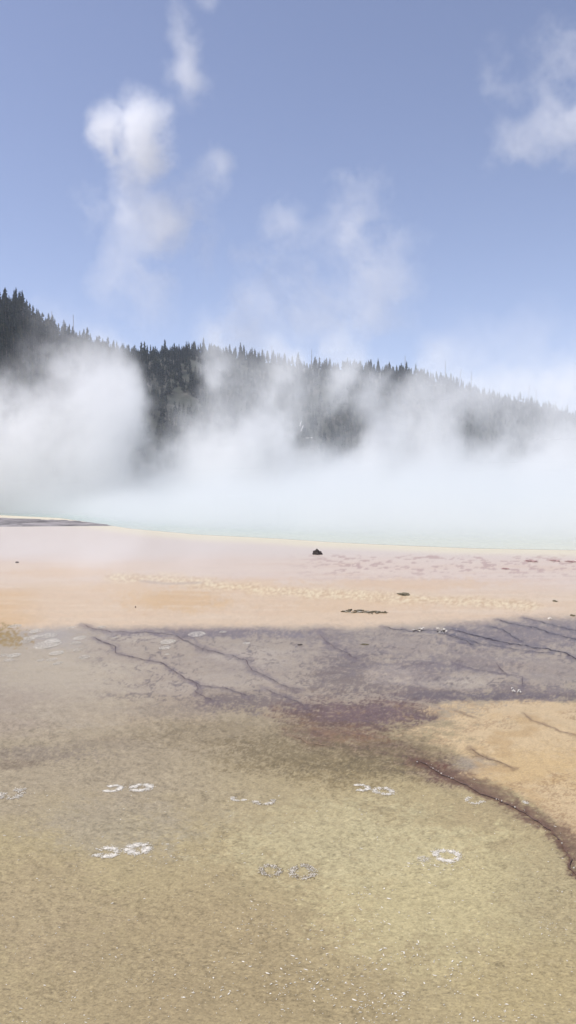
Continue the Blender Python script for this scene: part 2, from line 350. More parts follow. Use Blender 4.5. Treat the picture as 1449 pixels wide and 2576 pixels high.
tag(link('water', me), 'turquoise hot spring pool under thick white steam', 'hot spring', kind='structure')

# ------------------------------------------------------------------ hill
RX = [-2500,-900,0,300,724,1449,2300,4500]; RR = [420,430,480,600,680,820,950,1100]
LX = [-2500,-900,-300,0,50,100,150,200,280,400,490,560,680,760,850,930,1060,1120,1200,1300,1400,1449,1700,2300,4500]
LY = [520,480,620,768,797,832,858,878,898,902,890,897,915,924,930,934,950,964,988,1008,1032,1052,1110,1160,1190]
def hill(px, tt):
    """world point on the hillside: bearing px, tt 0 foot .. 1 crest .. back slope"""
    px = np.asarray(px, float); tt = np.asarray(tt, float)
    R = np.interp(px, RX, RR); top = EYE + (HOR - np.interp(px, LX, LY)) / F * R
    Y = R - 260 + 260 * tt; X = (px - MX) / F * Y
    s = np.where(tt <= 1, 1 - (1 - np.clip(tt, 0, 1)) ** 1.25, 1 - (tt - 1) * .55)
    bump = (fbm(X / 45, Y / 45, 31, 5) - .5) * 16 * np.clip(tt, 0, 1) * np.clip((1 - tt) * 3, 0, 1)
    crest = (fbm(px / 60, tt * 0, 33, 4) - .5) * 4 * np.clip(tt * 3 - 2, 0, 1)
    return np.stack([X, Y, top * s + bump + crest - .5], -1)
pu = np.concatenate([np.linspace(-2500, -200, 60), np.arange(-190, 1650, 8), np.linspace(1670, 4500, 60)]); pt = np.linspace(0, 1.8, 80)
PU, PT = np.meshgrid(pu, pt); P = hill(PU.ravel(), PT.ravel()); nr, nc = PU.shape
i = np.arange(nr * nc).reshape(nr, nc); Fc = np.stack([i[:-1, :-1], i[:-1, 1:], i[1:, 1:], i[1:, :-1]], -1).reshape(-1, 4)
hm, t, p = material('hillside'); pos = t.n.new('ShaderNodeNewGeometry').outputs['Position']
cr = t.n.new('ShaderNodeValToRGB'); t.put(t.noise(pos, .09, 8, .7), cr.inputs[0]); e = cr.color_ramp.elements
e[0].position = .36; e[0].color = (.025, .032, .018, 1); e[1].position = .70; e[1].color = (.15, .13, .11, 1); x = e.new(.54); x.color = (.05, .048, .034, 1)
t.put(cr.outputs[0], p.inputs['Base Color']); p.inputs['Roughness'].default_value = .95
bp = t.n.new('ShaderNodeBump'); bp.inputs['Distance'].default_value = 2.0; bp.inputs['Strength'].default_value = .8; t.put(t.noise(pos, .25, 6, .7), bp.inputs['Height']); t.put(bp.outputs[0], p.inputs['Normal'])
tag(link('hill', mesh('hill', P, Fc, hm, True)), 'long forested hill descending to the right behind the steam', 'hill', kind='structure')

# ------------------------------------------------------------------ conifers
def leafmat(name, col):
    m, t, p = material(name); pos = t.n.new('ShaderNodeNewGeometry').outputs['Position']
    v = t.math('MULTIPLY', t.mr(t.noise(pos, .06, 3), .3, .7, .6, 1.4, smooth=False), t.mr(t.noise(pos, 1.4, 3, .7), .3, .7, .55, 1.45, smooth=False))
    mx = t.n.new('ShaderNodeMix'); mx.data_type = 'RGBA'; t.put(t.mr(t.noise(pos, .11, 2), .50, .66), mx.inputs[0]); mx.inputs[6].default_value = (*col, 1); mx.inputs[7].default_value = (.046, .052, .026, 1)  # noise mixes in a lighter warm green, sunlit foliage put into the colour
    s = t.vm('SCALE', mx.outputs[2]); t.put(v, s.node.inputs['Scale']); t.put(s, p.inputs['Base Color'])
    p.inputs['Roughness'].default_value = .8; p.inputs['Specular IOR Level'].default_value = .15
    return m
needle = leafmat('needles', (.015, .025, .021)); bark = simple('bark', (.16, .13, .11), .9); silver = simple('weathered_wood', (.34, .31, .28), .9)
pale = simple('bleached_wood', (.72, .69, .64), .8)
def trunk_geo(h, r0, r1, sides=5, lean=0.0, seed=0):
    V = []; Fc = []; r = random.Random(seed); lv = 5
    for j in range(lv + 1):
        z = h * j / lv; rr = r0 + (r1 - r0) * j / lv; ox = lean * z + (r.random() - .5) * .08 * (j > 0); oy = (r.random() - .5) * .08 * (j > 0)
        for k in range(sides): a = 2 * math.pi * k / sides; V.append((ox + rr * math.cos(a), oy + rr * math.sin(a), z))
    for j in range(lv):
        for k in range(sides): Fc.append((j * sides + k, j * sides + (k + 1) % sides, (j + 1) * sides + (k + 1) % sides, (j + 1) * sides + k))
    return np.array(V), np.array(Fc)
def crown_geo(h, rad, base, seed, gap=.12, power=.8):
    """whorls of drooping boughs, each a bent pointed spray"""
    r = random.Random(seed); V = []; Fc = []; n = int((h - base) / .62)
    for j in range(n):
        f = (j + .5) / n; z = base + (h - base) * f
        R = rad * (1 - f) ** power * (.75 + .5 * r.random()) * min(1, .55 + f * 4) + .10
        for k in range(r.randint(6, 8)):
            if r.random() < gap: continue
            a = r.random() * 6.283; rl = R * (.6 + .6 * r.random()); wd = .24 + rl * .32; dz = -rl * (.25 + .35 * r.random()) + .15 * f
            zz = z + (r.random() - .5) * .5
            c, s = math.cos(a), math.sin(a); m = .55 * rl; i0 = len(V)
            V += [(0, 0, zz + .25), (c * m - s * wd, s * m + c * wd, zz + dz * .3 - .12), (c * rl, s * rl, zz + dz), (c * m + s * wd, s * m - c * wd, zz + dz * .3 - .12)]
            Fc.append((i0, i0 + 1, i0 + 2, i0 + 3))
            i0 = len(V); V += [(c * .1, s * .1, zz + .1), (c * m, s * m, zz + dz * .4 + .18), (c * rl * .95, s * rl * .95, zz + dz - .1), (c * m, s * m, zz + dz * .4 - .5)]
            Fc.append((i0, i0 + 1, i0 + 2, i0 + 3))
    i0 = len(V); V += [(0, 0, h + .5), (.16, 0, h - .9), (0, 0, h - 1.1), (-.16, .05, h - .9)]; Fc.append((i0, i0 + 1, i0 + 2, i0 + 3))
    return np.array(V), np.array(Fc)
protos = []
for q in range(7):
    h = [12.5, 14, 10.5, 13, 9, 15.5, 11.5][q]; rad = [2.2, 2.5, 2.0, 1.7, 2.2, 2.1, 2.8][q]; b = [1.6, 2.4, 1.2, 4.6, .8, 5.4, 1.5][q]
    cv, cf = crown_geo(h, rad, b, 100 + q, power=[.8, .75, .9, .6, 1, .6, .7][q]); tv, tf = trunk_geo(h * .96, .19, .04, 5, 0, q)
    protos.append((cv, cf, tv, tf, mesh('conifer_crown', cv, cf, needle), mesh('conifer_trunk', tv, tf, bark)))
# spots
S = []
NT_ = 10500; pxs = rng.uniform(-420, 1950, NT_); ts = rng.random(NT_) ** .8 * 1.04
dens = fbm(pxs / 55, ts * 7, 44, 4)
for px, tt, dn in zip(pxs, ts, dens):
    if dn < .40 and tt < .93: continue
    if tt > .9 and px > 1180 and random.random() < .35: continue
    S.append((px, tt))
skyl = [(px + random.gauss(0, 9), random.uniform(.96, 1.02)) for px in np.arange(-380, 1180, 7.6)] + [(px + random.uniform(-12, 12), random.uniform(.97, 1.02)) for px in np.arange(1180, 1800, 15)]
single = []; rest = []
for px, tt in skyl: (single if 0 < px < 1449 else rest).append((px, tt))
near = [s for s in S if 0 < s[0] < 235 and s[1] > .42]
near.sort(key=lambda s: s[0] - 300 * s[1]); n_near = 298 - len(single)
ks = set(id(s) for s in near[:n_near]); single += near[:n_near]
rest += [s for s in S if id(s) not in ks]
def hsize(px, tt):
    s = random.choices([random.uniform(.8, 1.15), random.uniform(.4, .8), random.uniform(1.15, 1.5)], [.5, .36, .14])[0]
    return s * (.80 if px < 260 else .64 if px < 1150 else .50)
def where(px):
    if px < 235: return 'left'
    if px < 480: return 'midleft'
    if px < 940: return 'mid'
    return 'right'
LAB = {'left': ('dark green conifer on the steep slope at the far left above the steam', 'conifers on the steep left slope'),
       'midleft': ('conifer standing on the low saddle of the ridge left of the central hump', 'conifers on the ridge saddle'),
       'mid': ('small dark conifer on the skyline of the middle stretch of the ridge', 'conifers on the middle ridge'),
       'right': ('hazy small conifer on the descending right end of the ridge', 'conifers on the right ridge')}
for px, tt in single:
    q = random.randrange(7); pr = protos[q]; x, y, z = hill(px, tt); s = hsize(px, tt); sx = s * random.uniform(.85, 1.2)
    e_ = link('conifer', None); e_.location = (x, y, z - .3); e_.scale = (sx, sx, s); e_.rotation_euler = (random.uniform(-.03, .03), random.uniform(-.03, .03), random.uniform(0, 6.28))
    e_.empty_display_size = .5
    lb, gp = LAB[where(px)]
    if where(px) == 'left' and tt < .96: lb, gp = 'dark conifer in the forest below the crest at the far left', 'conifers below the left crest'
    tag(e_, lb, 'tree', gp)
    link('crown', pr[4], e_); link('trunk', pr[5], e_)
CV = []; CF = []; TV = []; TF = []; co_ = 0; to_ = 0
for px, tt in rest:
    pr = protos[random.randrange(7)]; x, y, z = hill(px, tt); s = hsize(px, tt); sx = s * random.uniform(.85, 1.2); a = random.uniform(0, 6.28); c, sn = math.cos(a), math.sin(a)
    M_ = np.array([[c * sx, -sn * sx, 0], [sn * sx, c * sx, 0], [0, 0, s]])
    CV.append(pr[0] @ M_.T + (x, y, z - .3)); CF.append(pr[1] + co_); co_ += len(pr[0])
    TV.append(pr[2] @ M_.T + (x, y, z - .3)); TF.append(pr[3] + to_); to_ += len(pr[2])
V1, V2 = np.concatenate(CV), np.concatenate(TV); nF = sum(map(len, CF))
me = mesh('forest', np.concatenate([V1, V2]), np.concatenate(CF + [f + len(V1) for f in TF]), needle); me.materials.append(bark)
mi = np.zeros(len(me.polygons), dtype=np.int32); mi[nF:] = 1; me.polygons.foreach_set('material_index', mi)
tag(link('forest', me), 'dark conifer forest covering the hillside behind the steam', 'forest', kind='stuff')
# dead snags: px, top, base, lean, label
SN = [(133,786,826,0,'bare dead snag on the left crest just above the steam, nearer the left edge'),
 (187,794,872,0,'tallest bare grey snag sticking up above the left plume of steam'),
 (61,748,800,.03,'thin dead snag among the conifers near the left end of the skyline'),
 (418,858,898,.0,'faint thin snag on the ridge saddle left of the central hump'),
 (684,872,916,0,'slim dead snag on the middle of the ridge, taller than the trees round it'),
 (784,881,926,0,'short bare snag on the ridge above the dark central gap in the steam'),
 (1018,896,942,0,'pale faint snag on the ridge right of centre'),
 (1119,909,966,0,'tall dark bare snag standing out on the descending right ridge'),
 (1152,931,975,.16,'bare snag leaning to the right on the right ridge'),
 (1184,934,984,0,'thin snag just right of the leaning one on the right ridge'),
 (1328,966,1014,.03,'dark snag near the right end of the ridge'),
 (1347,977,1018,0,'ragged short snag with branch stubs, last on the right end of the ridge')]
for px, top, base, lean, lb in SN:
    x, y, z = hill(px, 1.0); z -= .5; d_ = y; tz = EYE + (HOR - top) / F * d_; h = max(6, tz - z)
    e_ = link('dead_snag', None); e_.location = (x, y, z); tag(e_, lb, 'dead tree', 'dead snags along the ridge')
    V, Fq = trunk_geo(h, .40, .14, 6, lean, int(px)); link('trunk', mesh('snag_trunk', V, Fq, silver), e_)
    V = []; Fq = []; r = random.Random(int(px) + 5)
    for j in range(14 if px == 1347 else 8):
        zz = h * r.uniform(.35, .97); a = r.random() * 6.28; ln = r.uniform(.4, 1.3) if px != 1347 else r.uniform(.8, 1.8); c, s = math.cos(a), math.sin(a); i0 = len(V); ox = lean * zz
        V += [(ox, 0, zz + .07), (ox, 0, zz - .07), (ox + c * ln, s * ln, zz + .1 * ln), (ox + c * ln * .98, s * ln, zz + .1 * ln + .05)]; Fq.append((i0, i0 + 1, i0 + 2, i0 + 3))
    link('branch_stubs', mesh('snag_stubs', V, Fq, silver), e_)
def on_hill(px, py):
    best = min(np.linspace(.05, 1, 190), key=lambda q: abs(toimg(*hill(px, q))[1] - py)); return hill(px, best)
for (a, b, rr, lb) in [((758,1058),(754,1073),.38,'bleached fallen log, upper of the two leaning white logs in the central steam gap'),
                   ((763,1070),(757,1084),.38,'bleached fallen log, lower of the two leaning white logs in the central steam gap'),
                   ((768,1102),(786,1101),.3,'pale log lying level below the two leaning white logs')]:
    p0 = on_hill(*b); d_ = p0[1]; p0 = Vector(W(*b, d_ - 7)); p1 = Vector(W(*a, d_ - 5.5)); v = p1 - p0; V, Fq = trunk_geo(v.length, rr, rr * .6, 7, 0, 3)
    o = link('fallen_log', mesh('fallen_log', V, Fq, pale), None, p0); o.rotation_euler = v.to_track_quat('Z', 'Y').to_euler(); tag(o, lb, 'log', 'white fallen logs on the hillside')

# ------------------------------------------------------------------ cracks in the mat
ccol = [simple('crack_violet', lin(84, 68, 70), .5, .35, 20), simple('crack_slate', lin(58, 50, 56), .5, .35, 20), simple('crack_brown', lin(136, 112, 88), .6, .35, 20), simple('runnel_brown', lin(96, 72, 56), .4, .45, 14)]
CL = ['dark violet crack across the grey flat', 'dark slate runnel in the grey flat at the right', 'brown crack across the tan mat', 'dark brown runnel bounding the orange terrace']
for ci, (pts, wd, cidx, fr) in enumerate(CR):
    r = np.random.default_rng(ci + 5); Q = []
    for (x0, y0), (x1, y1) in zip(pts[:-1], pts[1:]):
        n_ = max(2, int(math.hypot(x1 - x0, y1 - y0) / 2.2))
        for j in range(n_): f = j / n_; Q.append((x0 + (x1 - x0) * f, y0 + (y1 - y0) * f))
    Q.append(pts[-1]); Q = np.array(Q); n_ = len(Q); ss = np.arange(n_)
    Q[:, 0] += (fbm(ss / 6., ss * 0., 300 + ci, 4) - .5) * 9; Q[:, 1] += (fbm(ss / 5., ss * 0. + 5, 330 + ci, 4) - .5) * 6
    wv_ = wd * ((.64, .85, .7, .7)[cidx]) * (-.1 + 1.5 * fbm(ss / 4., ss * 0. + 9, 360 + ci, 4, .7)) * np.minimum(1, np.minimum(ss + 1, n_ - ss) / 6.)
    PV = [Vector(G(*q, .0)) for q in Q]; V = []
    for j in range(n_):
        tn = (PV[min(j + 1, n_ - 1)] - PV[max(j - 1, 0)]).normalized(); d_ = PV[j].length; hw = wv_[j] / F * d_ * .5
        hw = max(hw, 0.0002); nn = Vector((-tn.y, tn.x, 0)); nn.y *= 1.9; z = float((fbm(np.array([PV[j].x * 2.0]), np.array([PV[j].y * 2.0]), 5, 5)[0] - .5) * .03 * np.clip(1.4 - PV[j].y / 18.5, 0, 1)) + .007
        a_ = PV[j] + nn * hw; b_ = PV[j] - nn * hw; V += [(a_.x, a_.y, z), (b_.x, b_.y, z)]
    Fq = [(2 * j, 2 * j + 1, 2 * j + 3, 2 * j + 2) for j in range(n_ - 1)]
    tag(link('runnel', mesh('runnel', V, Fq, ccol[cidx])), CL[cidx], 'crack', kind='structure')

# ------------------------------------------------------------------ hoof prints of white crust
crust = simple('white_crust', (.66, .61, .52), .8, .25, 60); crustd = simple('grey_crust', (.22, .17, .10), .8, .3, 60)
def gz(x, y):
    return float((fbm(np.array([x * 2.0]), np.array([y * 2.0]), 5, 5)[0] - .5) * .03 * np.clip(1.4 - y / 18.5, 0, 1))
def chip(V, Fq, x, y, z, s, r, asp=1.6, th=.004):
    a0 = r.random() * 6.28; k = 5; i0 = len(V); c, sn = math.cos(a0), math.sin(a0)
    R = [(math.cos(6.283 * j / k) * s * asp * r.uniform(.5, 1.2), math.sin(6.283 * j / k) * s * r.uniform(.5, 1.2)) for j in range(k)]
    for lev in (0, th):
        for u, v in R: V.append((x + c * u - sn * v, y + sn * u + c * v, z + lev))
    Fq.append([i0 + k + j for j in range(k)])
    for j in range(k): Fq.append([i0 + j, i0 + (j + 1) % k, i0 + k + (j + 1) % k, i0 + k + j])
def ring(px, py, w_, a0, a1, dens, wid, dk, lb, grp, seed, fill=False):
    r = random.Random(seed); x0, y0, _ = G(px, py); d_ = math.hypot(x0, y0); R = w_ / F * d_ * .46; V = []; Fq = []; D = []; DF = []
    N_ = int(1500 * dens); ph = r.random() * 6
    for j in range(N_):
        a = math.radians(r.uniform(a0, a1)); 
        if not fill and r.random() < .75 * max(0, math.sin(a * 2.3 + ph) * math.sin(a * 5.1 + ph * 2) + .25): continue
        rr = R * (math.sqrt(r.random()) if fill else 1 - wid * .6 + r.gauss(0, wid * .75) + .05 * math.sin(a * 2 + seed) + .03 * math.sin(a * 3 + seed * 2)); u, v = rr * math.cos(a), rr * math.sin(a) * (1.0 if not fill else .9)
        z = gz(x0 + u, y0 + v) + .002; s = (w_ / F * d_) * r.uniform(.007, .018)
        tgt = (D, DF) if r.random() < dk else (V, Fq)
        chip(*tgt, u, v, z, s, r, 1.4, .0015)
    # broken spill of chips beside the print
    for j in range(0):
        u, v = r.gauss(0, R * 1.5), r.gauss(0, R * 1.6); chip(V, Fq, u, v, gz(x0 + u, y0 + v) + .002, R * r.uniform(.02, .05), r, 1.6, .003)
    me = bpy.data.meshes.new('hoof_print'); me.from_pydata(V + D, [], Fq + [[i + len(V) for i in f] for f in DF]); me.materials.append(crust); me.materials.append(crustd)
    for pi in range(len(Fq), len(me.polygons)): me.polygons[pi].material_index = 1
    o = link('crust_patch' if fill else 'hoof_print', me, None, (x0, y0, 0)); tag(o, lb, 'crust patch' if fill else 'hoof print', grp)
    return o
HP = [(283,1984,50,-150,140,1,.22,0,'open white hoof print, left of the upper left pair'),(355,1980,56,-180,180,1.1,.26,0,'closed white hoof print, right of the upper left pair'),
 (268,2146,66,-160,150,.9,.26,0,'ragged white hoof print, left of the lower left pair'),(347,2138,66,-190,160,1.2,.28,0,'bright closed hoof print, right of the lower left pair'),
 (680,2190,60,-30,360,.7,.2,.55,'speckled grey and white hoof print left of the lower middle pair'),(762,2192,72,0,360,.8,.2,.5,'dark rimmed hoof print right of the lower middle pair'),
 (603,2007,46,150,330,.35,.2,.1,'faint broken hoof print left of the small middle pair'),(665,2017,54,160,400,.5,.22,.3,'faint hoof print with a filled lower rim, right of the small middle pair'),
 (905,1984,50,-120,130,.7,.2,.05,'pinkish white hook shaped hoof print near the brown drainage'),(965,1992,54,-10,370,.7,.24,.05,'round pinkish hoof print beside the hook shaped one'),
 (1125,2152,70,-190,170,.9,.2,0,'large white ring of crust at the right foreground'),(1065,2160,32,0,360,.35,.4,0,'small broken white patch left of the large right ring'),
 (30,1998,64,-200,100,.4,.25,.1,'faint hoof print cut by the left edge'),(1195,2014,50,100,350,.25,.2,0,'very faint hoof print beside the dark brown runnel'),(1310,2022,34,-20,60,.15,.3,0,'faint pale crescent on the orange mat beside the runnel')]
for j, (px, py, w_, a0, a1, dn, wid, dk, lb) in enumerate(HP): ring(px, py, w_, a0, a1, dn, wid, dk, lb, 'hoof prints in the mat', 50 + j)
CP = [(37,1576,32),(92,1588,36),(80,1605,38),(65,1614,26),(122,1600,40),(120,1621,64),(142,1644,34),(200,1604,32),(190,1618,26),(195,1636,22),(212,1653,28),(35,1649,32),(22,1662,24),(5,1649,24),(130,1659,26),(145,1669,24),(102,1661,18),
      (255,1578,24),(180,1579,22),(495,1595,46),(422,1615,40),(415,1630,30),(620,1618,20),(130,1612,34),(290,1604,14),(560,1590,20),(420,1646,12)]
for j, (px, py, w_) in enumerate(CP):
    left = px < 230
    o = ring(px, py, w_, 0, 360, .22 if w_ < 30 else .34, .3, 0, 'small flat white crust patch in the cluster at the left of the grey flat' if left else 'small flat white crust patch near the top of the grey flat left of centre',
         'white crust patches at the left' if left else 'white crust patches left of centre', 90 + j, True)
    o.scale = (1, 2.1, 1)

# ------------------------------------------------------------------ loose white flakes
V = []; Fq = []; r = random.Random(21)
def zrow(V, X, Y): pass
pts_ = []
for j in range(900):
    py = 1960 + (2600 - 1960) * r.random() ** .8; px = r.uniform(-60, 1510); pts_.append((px, py, r.choice([.6, .8, 1, 1.4])))
for cx, cy_, rx, ry, n_ in [(900,2420,220,80,70),(870,2330,170,70,50),(640,2330,90,40,50),(930,2520,90,50,90),(1010,2510,24,30,30),(1020,2400,130,60,60),(720,2480,60,60,30),(500,2480,200,80,60),(390,2150,70,25,40),(1160,2440,60,60,40),(1250,2550,150,40,50),(820,2480,140,60,60),(1080,2170,70,25,45),(930,2250,40,20,20),(1370,2330,50,20,20)]:
    for j in range(n_): pts_.append((r.gauss(cx, rx * .55), r.gauss(cy_, ry * .55), r.choice([.7, 1, 1.3, 1.9])))
P0 = np.array([G(a, max(b, 1500))[:2] for a, b, c in pts_]); Z0 = (fbm(P0[:, 0] * 2., P0[:, 1] * 2., 5, 5) - .5) * .03 * np.clip(1.4 - P0[:, 1] / 18.5, 0, 1)
for (a, b, s), (x, y), z in zip(pts_, P0, Z0): chip(V, Fq, x, y, z + .001, .0008 * s * (1 + y * .16) * r.uniform(.4, 1.7), r, r.uniform(1.2, 4.0), .0012)
# white chips along the channels, imitating sun glints
for pts, wd, cidx, fr in CR:
    if cidx not in (1, 3): continue
    for (x0, y0), (x1, y1) in zip(pts[:-1], pts[1:]):
        for j in range(5 if cidx == 3 else 1):
            if r.random() < (.5 if (1225 < x0 < 1310 or x0 < 1140) else .9): continue
            f = r.random(); x, y, _ = G(x0 + (x1 - x0) * f + r.gauss(0, 3), y0 + (y1 - y0) * f + r.gauss(0, 2)); chip(V, Fq, x, y, .012, .0005 * y * r.uniform(.4, 1.3), r, 1.8, .006)
for px, py, k in [(1297,1742,8),(1115,1588,6),(1050,1585,5),(1105,1592,4)]:
    for j in range(k):
        x, y, _ = G(px + r.gauss(0, 7), py + r.gauss(0, 3)); chip(V, Fq, x, y, .012, .0010 * y * r.uniform(.5, 1.1), r, 2.4, .012)
me = bpy.data.meshes.new('crust_flakes'); me.from_pydata(V, [], Fq); me.materials.append(crust)
tag(link('crust_flakes', me), 'tiny white flakes of mineral crust scattered over the tan foreground, and white chips imitating glints along the runnels', 'crust flakes', kind='stuff')

# ------------------------------------------------------------------ rocks, clumps and the sinter bank
rockm = simple('dark_rock', (.055, .045, .04), .8, .5, 9); redm = simple('red_clump', (.30, .20, .18), .9, .35, 12); olivem = simple('olive_clump', (.13, .11, .07), .9, .5, 14)
def rock(name, px, py, wpx, hpx, depth, m, lb, cat, seed, rough=.35, grp=None):
    x0, y0, _ = G(px, py); k = y0 / F; r = random.Random(seed); sx, sz, sy = wpx * k * .5, hpx * k, wpx * k * .5 * depth
    import bmesh
    bm = bmesh.new(); bmesh.ops.create_icosphere(bm, subdivisions=4, radius=1)
    from mathutils import noise as mn
    for v in bm.verts:
        n_ = mn.fractal(v.co * 1.6 + Vector((seed, 0, 0)), .8, 2.2, 5) * rough + mn.noise(v.co * 6 + Vector((seed, 3, 0))) * rough * .25
        v.co *= 1 + n_
        v.co.z = max(v.co.z, -.15); v.co = Vector((v.co.x * sx, v.co.y * sy, v.co.z * sz))
    me = bpy.data.meshes.new(name); bm.to_mesh(me); bm.free(); me.materials.append(m)
    return tag(link(name, me, None, (x0, y0, 0)), lb, cat, grp)
rock('rock', 798, 1395, 24, 12, .8, rockm, 'dark brown boulder sitting alone on the pale pink flat near the water', 'rock', 1)
rock('rock', 43, 1416, 9, 4, .8, rockm, 'tiny dark stone on the pink flat at the far left', 'rock', 2)
rock('mud_clump', 1016, 1496, 30, 4, 1.6, olivem, 'flat dark olive clump beside the yellow crust ribbon', 'clump', 3, .5)
rock('mud_clump', 1335, 1412, 26, 2.6, 2, redm, 'reddish clump, largest one on the pink flat at the right', 'clump', 4, .5, 'reddish clumps on the pink flat')
rock('mud_clump', 1272, 1431, 16, 2, 2, redm, 'small reddish clump below and left of the largest one', 'clump', 5, .5, 'reddish clumps on the pink flat')
rock('mud_clump', 1396, 1411, 22, 2, 2, redm, 'reddish clump between the largest one and the right edge', 'clump', 6, .5, 'reddish clumps on the pink flat')
rock('mud_clump', 1437, 1413, 22, 2, 2, redm, 'reddish clump touching the right edge of the view', 'clump', 7, .5, 'reddish clumps on the pink flat')
rock('mud_clump', 1395, 1513, 12, 3, 1.6, olivem, 'small dark clump on the peach flat at the right', 'clump', 8, .5)
rock('mud_clump', 1441, 1549, 12, 3, 1.6, olivem, 'dark clump at the right edge above the grey flat', 'clump', 9, .5)
rock('rock', 1383, 1557, 9, 4, 1.2, crust, 'small white stone on the grey flat by the right edge', 'rock', 10)
rock('rock', 341, 1528, 3, 3, 1, rockm, 'tiny dark pebble on the peach band left of centre', 'rock', 11)
rock('mud_clump', 755, 1622, 13, 1.2, 1, rockm, 'small dark clump on the grey flat just right of centre', 'clump', 12, .5)
rock('mud_clump', 917, 1621, 18, 1.2, 1, olivem, 'small dark clump with white crust on the grey flat', 'clump', 13, .5)
# uplifted crust slab with dark broken edge
V = []; Fq = []; r = random.Random(77)
for j in range(90):
    f = r.random(); px = 862 + f * 114; py = 1538 + f * 4 + r.gauss(0, 1.5) * (1.6 - abs(f - .35) * 2); x, y, _ = G(px, py); k = y / F
    chip(V, Fq, x, y, 0, k * r.uniform(1.2, 3.2) * (1.2 - abs(f - .4)), r, 3.2, k * r.uniform(1, 3.2))
me = bpy.data.meshes.new('broken_crust'); me.from_pydata(V, [], Fq); me.materials.append(olivem); me.materials.append(crust)
for pp in me.polygons: pp.material_index = 1 if len(pp.vertices) == 5 and r.random() < .3 else 0
tag(link('broken_crust', me), 'long strip of broken dark and white crust lying on the peach band', 'crust')
for jj, (px, py, w2) in enumerate([(1050,1586,26),(1108,1589,22)]):
    V = []; Fq = []
    for j in range(18):
        f = r.random(); x, y, _ = G(px + (f - .5) * w2, py + r.gauss(0, 1.5)); k = y / F; chip(V, Fq, x, y, 0, k * r.uniform(.6, 1.6), r, 2.6, k * r.uniform(.6, 1.8))
    me = bpy.data.meshes.new('broken_crust'); me.from_pydata(V, [], Fq); me.materials.append(rockm); me.materials.append(crust)
    for pp in me.polygons: pp.material_index = 1 if len(pp.vertices) == 5 and r.random() < .35 else 0
    tag(link('broken_crust', me), ['small broken crust heap at the left end of the slate runnels', 'second small broken crust heap along the slate runnels'][jj], 'crust')
# sinter bank at the far left
bnk, t, p = material('sinter_bank'); pos = t.n.new('ShaderNodeNewGeometry').outputs['Position']
mp = t.n.new('ShaderNodeMapping'); t.put(pos, mp.inputs[0]); mp.inputs['Scale'].default_value = (.5, .5, 6)
cr = t.n.new('ShaderNodeValToRGB'); t.put(t.noise(mp.outputs[0], 1.2, 8, .75), cr.inputs[0]); e = cr.color_ramp.elements
e[0].position = .40; e[0].color = (.05, .042, .04, 1); e[1].position = .62; e[1].color = (.30, .27, .26, 1)
t.put(cr.outputs[0], p.inputs['Base Color']); p.inputs['Roughness'].default_value = .9
fs_ = np.linspace(0, 1, 240); gs_ = np.linspace(0, 1, 60); V = []
for g_ in gs_:
    for f in fs_:
        px = -320 + 600 * f; ed0 = 1330 - 6 * f; x, y0, _ = G(px, ed0); ln = (18 * (1 - f) ** .6 + .6); y = y0 + g_ * ln
        x = (px - MX) / F * y
        hh = .55 * (1 - f) ** .5 * (sstep(0, .62, g_) * sstep(1, .78, g_)) * (.7 + .5 * fbm(np.array([x * .6]), np.array([y * .6]), 8, 4)[0])
        ter = math.floor(hh * 14 + .4 * fbm(np.array([x * 1.5]), np.array([y]), 9, 3)[0]) / 14
        V.append((x, y, float(.5 * hh + .5 * ter) - .01))
i = np.arange(60 * 240).reshape(60, 240); Fc = np.stack([i[:-1, :-1], i[:-1, 1:], i[1:, 1:], i[1:, :-1]], -1).reshape(-1, 4)
tag(link('sinter_bank', mesh('sinter_bank', V, Fc, bnk)), 'low dark grey crusted bank at the left by the water edge', 'bank', kind='structure')

# ------------------------------------------------------------------ steam and cloud
def vapour(name, aniso=0.0, col=(1, 1, 1)):
    m = bpy.data.materials.new(name); m.use_nodes = True; t = m.node_tree; t.nodes.remove(t.nodes['Principled BSDF'])
    v = t.nodes.new('ShaderNodeVolumePrincipled'); t.links.new(v.outputs[0], t.nodes['Material Output'].inputs['Volume'])
    v.inputs['Color'].default_value = (*col, 1); v.inputs['Density'].default_value = 1.0; v.inputs['Anisotropy'].default_value = aniso
    return m
vmat = vapour('steam', 0.0, (.945, .943, .937)); vcloud = vapour('cloud_vapour', 0.0, (.985, .99, 1))
def volume(name, lo_, hi_, res, fn, m, label, cat, kind='stuff'):
    me = bpy.data.meshes.new(name); ob = link(name, me); me.materials.append(m)
    ng = bpy.data.node_groups.new(name, 'GeometryNodeTree'); ng.interface.new_socket('Geometry', in_out='OUTPUT', socket_type='NodeSocketGeometry')
    t = NT(ng); out = t.n.new('NodeGroupOutput'); vc = t.n.new('GeometryNodeVolumeCube')
    vc.inputs['Min'].default_value = lo_; vc.inputs['Max'].default_value = hi_
    for i, k in enumerate('XYZ'): vc.inputs['Resolution ' + k].default_value = max(2, int((hi_[i] - lo_[i]) / res))
    sm = t.n.new('GeometryNodeSetMaterial'); sm.inputs['Material'].default_value = m
    t.l.new(vc.outputs[0], sm.inputs[0]); t.l.new(sm.outputs[0], out.inputs[0])
    t.put(fn(t, t.n.new('GeometryNodeInputPosition').outputs[0]), vc.inputs['Density'])
    ob.modifiers.new('vapour', 'NODES').node_group = ng
    return tag(ob, label, cat, kind=kind)

